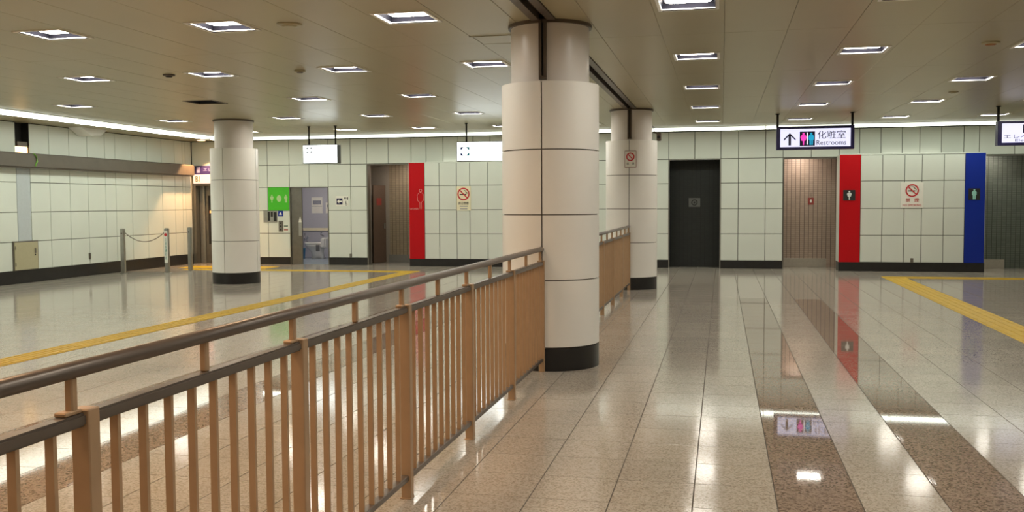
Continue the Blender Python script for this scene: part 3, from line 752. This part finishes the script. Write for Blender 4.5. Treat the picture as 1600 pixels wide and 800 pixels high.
obj('lower_board', B1(-13.25, -11.95, YB-.02, YB+.013, 2.06, 2.288, bev=.003), emis('pinkish white board', (1, .80, .72), .75), t)
obj('floor_icon', B1(-13.20, -13.04, YB-.026, YB-.02, 2.09, 2.26), M_paper, t)
text('lettering', 'B1', -13.18, -13.06, 2.105, 2.245, YB-.026, M_inkb, t)
obj('lift_icon', B1(-13.15, -13.06, YB-.026, YB-.02, 2.33, 2.48), mat('lilac print', (.30, .28, .50), .5, noise=.05), t)
text('lettering', 'エレベーター', -12.96, -12.2, 2.37, 2.46, YB-.02, mat('lilac print', (.30, .28, .50), .5), t)
# warm downlight in front of the elevator
t = thing('elevator_downlight', (-12.75, 21.95, CZ), 'small warm downlight in the ceiling above the elevator', 'downlight')
bm = bmesh.new(); lathe(bm, [(.09,-.014),(.10,-.012),(.10,0)], 20, (-12.75, 21.95, CZ)); obj('lens', bm, emis('warm lens', (1, .62, .30), 6), t)
bm = bmesh.new(); lathe(bm, [(.105,-.008),(.125,-.006),(.125,0)], 20, (-12.75, 21.95, CZ)); obj('rim', bm, M_white, t)
d = bpy.data.lights.new('downlight_beam', 'SPOT'); d.energy = 420; d.color = (1, .56, .26); d.spot_size = math.radians(84); d.spot_blend = .25; d.shadow_soft_size = .05
o = bpy.data.objects.new('downlight_beam', d); COL.objects.link(o); o.parent = t; o.location = (0, 0, -.03)

# ------------------------------------------------------------------ columns
LEV = [.21, .815, 1.40, 1.98, 2.585]
def arc_mesh(h, r=.45, t=.02, gap=.006, n=12):
    bm = bmesh.new(); da = gap/r
    a0, a1 = da, PI/2-da
    def row(rr, z): return [bm.verts.new((rr*math.cos(a0+(a1-a0)*k/n), rr*math.sin(a0+(a1-a0)*k/n), z)) for k in range(n+1)]
    A, Bq = row(r, 0), row(r, h)
    for k in range(n):
        f = bm.faces.new((A[k], A[k+1], Bq[k+1], Bq[k])); f.smooth = True
    A, Bq, Cq, D = row(r, 0), row(r, h), row(r-t, 0), row(r-t, h)
    for k in range(n):
        bm.faces.new((A[k], Cq[k], Cq[k+1], A[k+1])); bm.faces.new((Bq[k], Bq[k+1], D[k+1], D[k]))
    bm.faces.new((A[0], Bq[0], D[0], Cq[0])); bm.faces.new((A[n], Cq[n], D[n], Bq[n]))
    me = bpy.data.meshes.new('drum_panel'); bm.to_mesh(me); bm.free(); me.materials.append(M_col); return me
ARC = [arc_mesh(LEV[k+1]-LEV[k]-.010) for k in range(4)]
def split_lathe(segs, seg=48):
    bm = bmesh.new()
    for prof, sm in segs:
        R = [[bm.verts.new((r*math.cos(2*PI*k/seg), r*math.sin(2*PI*k/seg), z)) for k in range(seg)] for r, z in prof]
        for A, Bq in zip(R, R[1:]):
            for k in range(seg):
                f = bm.faces.new((A[k], A[(k+1)%seg], Bq[(k+1)%seg], Bq[k])); f.smooth = sm
    return bm
def me_from(name, bm, m):
    me = bpy.data.meshes.new(name); bm.to_mesh(me); bm.free(); me.materials.append(m); return me
COREM = me_from('core', split_lathe([([(.432,.0),(.432,2.575)], True)]), M_coljoint)
BASEM = me_from('base_ring', split_lathe([([(.449,0),(.449,.205)], True), ([(.449,.205),(.43,.205)], False)]), M_base)
CAPM = me_from('drum_cap', split_lathe([([(.446,2.580),(.34,2.580)], False), ([(.446,2.572),(.446,2.580)], True)]), M_shaft)
SHAFTM = me_from('upper_shaft', split_lathe([([(.36,2.578),(.36,CZ-.004)], True)]), M_shaft)
RINGM = me_from('ceiling_collar', split_lathe([([(.385,CZ-.03),(.385,CZ)], True), ([(.362,CZ-.03),(.385,CZ-.03)], False)]), M_bronze)
def column(x, y, label, chan):
    t = thing('round_column', (x, y, 0), label, 'column', 'round white columns')
    for n, me in (('core', COREM), ('base_ring', BASEM), ('drum_cap', CAPM), ('upper_shaft', SHAFTM), ('ceiling_collar', RINGM)):
        inst(n, me, t, (x, y, 0))
    for k in range(4):
        for q in range(4):
            o = inst('drum_panel', ARC[k], t, (x, y, LEV[k]+.005)); o.rotation_euler = (0, 0, q*PI/2)
    if chan:
        for s in (-1, 1):
            bm = bmesh.new()
            for a, b in ((-.034,-.010),(.010,.034)): box(bm, x+a, x+b, y+s*.345, y+s*.395, 2.62, CZ-.01)
            box(bm, x-.034, x+.034, y+s*.345, y+s*.395, 2.60, 2.63)
            g = obj('shutter_guide', bm, M_bronze, t)
            obj('guide_slit', B1(x-.0098, x+.0098, min(y+s*.345, y+s*.372), max(y+s*.345, y+s*.372), 2.632, CZ-.01), M_slot, g)
    return t
CX = -1.56; CA = 8.83; CB = 17.03
column(CX, CA, 'nearest thick round white column at the end of the railing', True)
column(CX, CB, 'round white column with a no smoking sign behind the near column', True)
column(-9.2, 17.03, 'round white column standing in the left hall', False)
# small camera behind column
t = thing('security_camera', (-1.10, 17.35, 2.585), 'small dark camera bracket behind the column with the no smoking sign', 'camera')
bm = bmesh.new(); tube(bm, [(-1.20, 17.33, 2.76), (-1.12, 17.33, 2.74)], .02, 8); obj('bracket', bm, M_bronze, t)
obj('body', B1(-1.14, -1.06, 17.27, 17.40, 2.60, 2.75, bev=.015), M_bronze, t)
bm = bmesh.new(); tube(bm, [(-1.10, 17.27, 2.67), (-1.10, 17.24, 2.665)], .028, 12); obj('lens_hood', bm, M_slot, t)

# ------------------------------------------------------------------ railings
RX = -1.565; PITCH = 1.2535
def railing(label, y_end, n, first, last, col0=None):
    """posts at y_end - k*PITCH"""
    ys = [y_end-PITCH*k for k in range(n+1)]
    y0, y1 = first, last
    t = thing('railing', (RX, y_end, 0), label, 'railing', 'bronze railings between the columns')
    bm = bmesh.new(); tube(bm, [(RX, y0, 1.095), (RX, y1, 1.095)], .024, 14, sq=(.026, .021)); obj('handrail', bm, M_hand, t)
    bm = bmesh.new(); bbox(bm, RX-.022, RX+.022, y0, y1, .952, .985, .006, 2); obj('middle_rail', bm, M_hand, t)
    bm = bmesh.new(); bbox(bm, RX-.022, RX+.018, y0, y1, .092, .122, .003); obj('bottom_rail', bm, M_hand, t)
    pm = finish('post', B1(-.0225, .030, -.0225, .0225, 0, .994, bev=.003), M_rail)
    bm = bmesh.new(); bbox(bm, -.028, .032, -.03, .03, 0, .006, .002); fm = finish('foot_plate', bm, M_rail)
    bmm = finish('baluster', B1(-.012, .012, -.0065, .0065, .122, .953), M_rail)
    plm = finish('rail_bracket', B1(-.022, .012, -.085, -.0225, .985, .997, bev=.003), M_rail)
    sm = finish('handrail_stem', B1(-.013, .010, -.012, .012, .985, 1.078, bev=.004), M_rail)
    for k, y in enumerate(ys):
        if y0-.03 <= y <= y1+.03:
            p = inst('post', pm, t, (RX, y, 0))
            if y < y1-.05: inst('foot_plate', fm, p, (RX, y, 0))
            inst('rail_bracket', plm, p, (RX, y, 0))
            inst('handrail_stem', sm, t, (RX, y-.045, 0))
        if k < n:
            ym = y-PITCH/2-.045
            if ym > y0: inst('handrail_stem', sm, t, (RX, ym, 0))
            for q in range(1, 10):
                yb = y-PITCH*q/10
                if y0 < yb < y1: inst('baluster', bmm, t, (RX, yb, 0))
    return t
railing('bronze baluster railing in the foreground ending at the near column', 8.373, 7, 8.373-7*PITCH-.02, CA-.452)
railing('bronze baluster railing between the near and far columns', CB-.46, 6, CA+.452, CB-.452)

# ------------------------------------------------------------------ bollards
def bollard(x, y, label, sign=False):
    t = thing('bollard', (x, y, 0), label, 'bollard', 'steel bollards by the elevator')
    bm = bmesh.new(); bbox(bm, x-.045, x+.045, y-.04, y+.04, .01, .97, .01, 2); obj('post', bm, M_steel, t)
    bm = bmesh.new(); bbox(bm, x-.047, x+.047, y-.042, y+.042, .92, .995, .012, 2); obj('cap', bm, M_steel, t)
    obj('base_plate', B1(x-.06, x+.06, y-.055, y+.055, 0, .012, bev=.003), M_steel, t)
    if sign:
        s = obj('notice_strip', B1(x-.043, x+.043, y-.048, y-.041, .22, .93, bev=.002), M_paper, t)
        obj('red_disc', poly(circ(x, .85, .036), y-.048), M_inkr, s)
        text('lettering', 'こ\nの\n先\n通\n行\n止', x-.022, x+.022, .30, .76, y-.048, mat('teal print', (.03, .22, .18), .5, noise=.05), s)
    else:
        bm = bmesh.new(); tube(bm, [(x, y-.041, .89), (x, y-.05, .89)], .014, 10); obj('chain_eye', bm, M_inkb, t)
    return t
bollard(-12.93, 18.88, 'steel bollard holding the chain beside the left wall')
bollard(-12.11, 19.30, 'steel bollard with a white notice strip and red disc', True)
bollard(-11.93, 19.95, 'steel bollard nearest the elevator doors')
t = thing('chain', (-12.52, 19.09, .7), 'thin sagging chain between two steel bollards', 'chain')
pts = []
for k in range(25):
    u = k/24; pts.append((-12.880+u*.72, 18.90+u*.38, .90-.20*4*u*(1-u)+(.0)*u))
bm = bmesh.new(); tube(bm, pts, .011, 6)
obj('links', bm, M_steeld, t)

# ------------------------------------------------------------------ wall signs
def no_smoking(t, cx, cz, r, y):
    obj('cigarette', B1(cx-r*.62, cx+r*.45, y-.003, y, cz-r*.16, cz+r*.02), M_inkb, t)
    bm = bmesh.new(); tube(bm, [(cx+r*.1, y-.002, cz+r*.55), (cx+r*.35, y-.002, cz+r*.50), (cx+r*.40, y-.002, cz+r*.3), (cx+r*.58, y-.002, cz+r*.25), (cx+r*.60, y-.002, cz+r*.02)], r*.05, 5); obj('smoke_line', bm, M_inkb, t)
    obj('red_ring', ring(cx, cz, r*.80, r, y, .006), M_inkr, t)
    obj('red_slash', bar(cx, cz, r*1.7, r*.17, -PI/4, y, .007), M_inkr, t)
t = thing('no_smoking_sign', (3.965, 21.876, 1.36), 'white no smoking sign with red lettering between the red and blue panels', 'sign', 'no smoking signs')
obj('plate', B1(3.735, 4.19, 21.866, 21.879, 1.365, 1.91, bev=.003), M_paper, t)
no_smoking(t, 3.962, 1.735, .135, 21.866)
text('lettering', '禁', 3.835, 3.925, 1.49, 1.575, 21.866, M_inkr, t); text('lettering', '煙', 4.01, 4.10, 1.49, 1.575, 21.866, M_inkr, t)
text('lettering', 'NO SMOKING', 3.775, 4.15, 1.40, 1.445, 21.866, M_inkr, t)
t = thing('no_smoking_sign', (-6.03, 22.146, 1.36), 'cream no smoking sign with black lettering right of the left red panel', 'sign', 'no smoking signs')
obj('plate', B1(-6.185, -5.835, 22.136, 22.149, 1.345, 1.92, bev=.003), M_cream, t)
no_smoking(t, -6.015, 1.735, .15, 22.136)
text('lettering', '終日禁煙', -6.14, -5.89, 1.48, 1.55, 22.136, M_inkb, t)
obj('small_line', B1(-6.11, -5.91, 22.133, 22.136, 1.435, 1.455), mat('grey print', (.28, .29, .34), .6), t)
obj('small_line', B1(-6.10, -5.92, 22.133, 22.136, 1.375, 1.395), mat('grey print', (.28, .29, .34), .6), t)
yc = CB-.452
t = thing('no_smoking_sign', (-1.535, yc-.02, 2.1), 'small framed no smoking sign hanging on the far central column', 'sign', 'no smoking signs')
obj('frame', B1(-1.64, -1.43, yc-.028, yc-.003, 2.105, 2.398, bev=.012), mat('frame tan', (.40, .30, .26), .4, noise=.05), t)
obj('plate', B1(-1.625, -1.445, yc-.033, yc-.028, 2.12, 2.383, bev=.002), M_paper, t)
obj('red_ring', ring(-1.535, 2.29, .052, .072, yc-.033, .004), M_inkr, t); obj('red_slash', bar(-1.535, 2.29, .12, .016, -PI/4, yc-.033, .005), M_inkr, t)
text('lettering', '禁', -1.60, -1.56, 2.155, 2.195, yc-.033, M_inkb, t); text('lettering', '煙', -1.51, -1.47, 2.155, 2.195, yc-.033, M_inkb, t)
# toilet signs
t = thing('green_restroom_sign', (-10.89, YB, 1.36), 'square green sign with faint pictograms left of the accessible toilet', 'sign')
obj('plate', B1(-11.185, -10.612, YB-.012, YB-.001, 1.36, 1.935, bev=.003), M_green, t)
FG = mat('pale green print', (.42, .62, .28), .5, noise=.03)
b_, h_ = woman(-11.08, 1.56, .20); bm = poly(b_, YB-.012); bm.from_mesh(finish('h', poly(h_, YB-.012), FG)); obj('pictogram', bm, FG, t)
obj('pictogram', poly(circ(-10.885, 1.66, .065, .085, 12), YB-.012), FG, t)
b_, h_ = man(-10.70, 1.56, .20); bm = poly(b_, YB-.012); bm.from_mesh(finish('h', poly(h_, YB-.012), FG)); obj('pictogram', bm, FG, t)
t = thing('tactile_map_plate', (-11.13, YB, 1.06), 'grey plate with a black floor plan under the green sign', 'sign')
obj('plate', B1(-11.325, -10.945, YB-.012, YB-.001, 1.06, 1.352, bev=.003), M_steel, t)
for x0, x1, z0, z1 in ((-11.20,-11.14,1.10,1.33),(-11.12,-11.06,1.20,1.33),(-11.04,-10.96,1.09,1.32)): obj('plan_block', B1(x0, x1, YB-.015, YB-.012, z0, z1), M_inkb, t)
t = thing('blue_pictogram_plate', (-10.855, YB, 1.21), 'small blue square plate with a white mark under the green sign', 'sign')
obj('plate', B1(-10.925, -10.785, YB-.01, YB-.001, 1.21, 1.35, bev=.002), M_blue, t)
obj('pictogram', poly([(-10.89, 1.25), (-10.82, 1.25), (-10.83, 1.29), (-10.855, 1.32), (-10.88, 1.29)], YB-.01), M_paper, t)
t = thing('call_button_plate', (-10.85, YB, .83), 'narrow steel call button plate beside the accessible toilet', 'switch')
obj('plate', B1(-10.912, -10.792, YB-.015, YB-.001, .83, 1.10, bev=.004), M_steeld, t)
for z in (.88, .965, 1.04): obj('button', poly(circ(-10.852, z, .02, n=12), YB-.015, .006), M_inkb, t)
for z, m, lb in ((.955, mat('dark green print', (.05, .12, .08), .5, noise=.05), 'small dark green strip label beside the call buttons'), (.862, mat('dull red print', (.35, .06, .05), .5, noise=.05), 'small red strip label beside the call buttons')):
    t = thing('strip_label', (-10.715, YB, z), lb, 'label')
    obj('plate', B1(-10.778, -10.652, YB-.006, YB-.001, z-.03, z+.04), M_paper, t); obj('band', B1(-10.77, -10.66, YB-.009, YB-.006, z, z+.028), m, t)
t = thing('direction_sign', (-9.2, YB, 1.47), 'small white arrow sign with pictograms right of the accessible toilet', 'sign')
obj('plate', B1(-9.37, -9.03, YB-.008, YB-.001, 1.46, 1.72, bev=.002), M_paper, t)
p = obj('arrow_block', B1(-9.345, -9.19, YB-.011, YB-.008, 1.50, 1.655), M_ink, t)
obj('arrow', poly([(-9.33,1.578),(-9.275,1.63),(-9.275,1.595),(-9.205,1.595),(-9.205,1.56),(-9.275,1.56),(-9.275,1.525)], YB-.011), M_paper, p)
for x, k in ((-9.12, 'woman'), (-9.06, 'man')):
    b_, h_ = (woman if k == 'woman' else man)(x, 1.61, .085); bm = poly(b_, YB-.008); bm.from_mesh(finish('h', poly(h_, YB-.008), M_inkb)); obj('pictogram', bm, M_inkb, t)
obj('wheelchair_mark', ring(-9.09, 1.51, .018, .028, YB-.008), M_inkb, t)
obj('wheelchair_mark', bar(-9.10, 1.56, .06, .012, 1.3, YB-.008), M_inkb, t)

# ------------------------------------------------------------------ hanging light box signs
def lightbox(label, x0, x1, z0, z1, y, d, bx_, bz, face, house, rods, rr):
    t = thing('hanging_sign', ((x0+x1)/2, y, z0), label, 'hanging sign', 'hanging light box signs')
    obj('housing', B1(x0, x1, y, y+d, z0, z1, bev=.006), house, t)
    f = obj('lit_face', B1(x0+bx_, x1-bx_, y-.006, y, z0+bz, z1-bz, bev=.002), face, t)
    for x in rods:
        bm = bmesh.new(); tube(bm, [(x, y+d/2, z1-.005), (x, y+d/2, CZ-.014)], rr, 10); r = obj('hanger_rod', bm, M_black, t)
        bm = bmesh.new(); lathe(bm, [(rr*1.9,-.015),(rr*1.9,0)], 16, (x, y+d/2, CZ)); obj('ceiling_flange', bm, M_black, r)
    return t, f
# restrooms
y = 18.40
t, f = lightbox('blue framed lit sign reading Restrooms with an up arrow', .975, 2.338, 2.463, 2.888, y, .16, .066, .048, M_facep, M_navy, (.995, 2.31), .022)
fx = lambda px: 1.041+(px-1219)*.01121
fz = lambda py: 2.83-(py-203.5)*.01186
yy = y-.006
cxa = fx(1234)
obj('arrow_shaft', B1(cxa-.022, cxa+.022, yy-.004, yy, fz(228), fz(211)), M_ink, t)
for s in (-1, 1):
    obj('arrow_barb', poly([(cxa, fz(209)), (cxa+s*.105, fz(218)), (cxa+s*.105, fz(220.8)), (cxa, fz(211.9))][::s], yy), M_ink, t)
p = obj('pictogram_block', B1(fx(1249.7), fx(1273.5), yy-.004, yy, fz(229), fz(207)), M_ink, t)
cm = (fx(1249.7)+fx(1273.5))/2
for kx, k, m in ((-.068, 'woman', M_mag), (.068, 'man', M_cya)):
    b_, h_ = (woman if k == 'woman' else man)(cm+kx, fz(227.6), .225); bm = poly(b_, yy-.004); bm.from_mesh(finish('h', poly(h_, yy-.004), m)); obj('pictogram', bm, m, p)
obj('divider_bar', B1(cm-.010, cm+.010, yy-.008, yy-.004, fz(227), fz(208.5)), M_whl, p)
text('lettering', '化粧室', fx(1277.5), fx(1321), fz(218.5), fz(206), yy, M_ink, t)
text('lettering', 'Restrooms', fx(1276), fx(1322), fz(228), fz(220.5), yy, M_ink, t)
# elevator sign on the right edge
y = 17.92
t, f = lightbox('blue framed lit elevator sign cut off by the right edge', 4.607, 6.1, 2.452, 2.868, y, .16, .066, .045, M_facep, M_navy, (4.63, 6.07), .022)
yy = y-.006
p = obj('pictogram_block', B1(5.0, 5.24, yy-.004, yy, 2.655, 2.80), M_ink, t)
obj('lift_mark', B1(5.03, 5.21, yy-.008, yy-.004, 2.685, 2.77), M_whl, p)
text('lettering', 'エレベーター', 4.70, 5.50, 2.565, 2.635, yy, M_ink, t)
text('lettering', 'Elevator', 4.88, 5.28, 2.515, 2.555, yy, M_ink, t)
# washed-out signs on the left
GRY = mat('washed print', (.30, .32, .34), .6, noise=.05)
y = 18.67
t, f = lightbox('small washed out white light box sign hanging above the accessible toilet', -8.525, -7.75, 2.352, 2.742, y, .17, .014, .012, M_facew, M_black, (-8.42, -7.83), .017)
yy = y-.006
for sx in (0, 1):
    for sz in (0, 1):
        x0, z0 = -8.44+sx*.085, 2.575+sz*.08
        obj('icon_corner', B1(x0, x0+.044, yy-.003, yy, z0, z0+.036), M_inkb, t)
for k, x in enumerate((-8.27, -8.18, -8.02)): obj('washed_stroke', B1(x, x+.012, yy-.003, yy, 2.65, 2.685), GRY, t)
y = 18.80
t, f = lightbox('washed out white light box sign with a blue icon beside the near column', -5.245, -3.75, 2.355, 2.752, y, .17, .014, .012, M_facew, M_black, (-5.06, -3.95), .017)
yy = y-.006
for sx, m in ((0, M_blue), (1, mat('cyan print', (.02, .40, .62), .5, noise=.03))):
    for sz in (0, 1):
        x0, z0 = -5.165+sx*.115, 2.47+sz*.10
        tri = [(x0, z0), (x0+.075, z0), (x0+.075, z0+.075), (x0, z0+.075)]
        cut = {(0,0): 2, (1,0): 3, (0,1): 1, (1,1): 0}[(sx, sz)]
        tri.pop(cut)
        obj('icon_corner', poly(tri, yy, .004), m, t)
obj('washed_stroke', B1(-4.76, -4.745, yy-.003, yy, 2.55, 2.57), GRY, t)
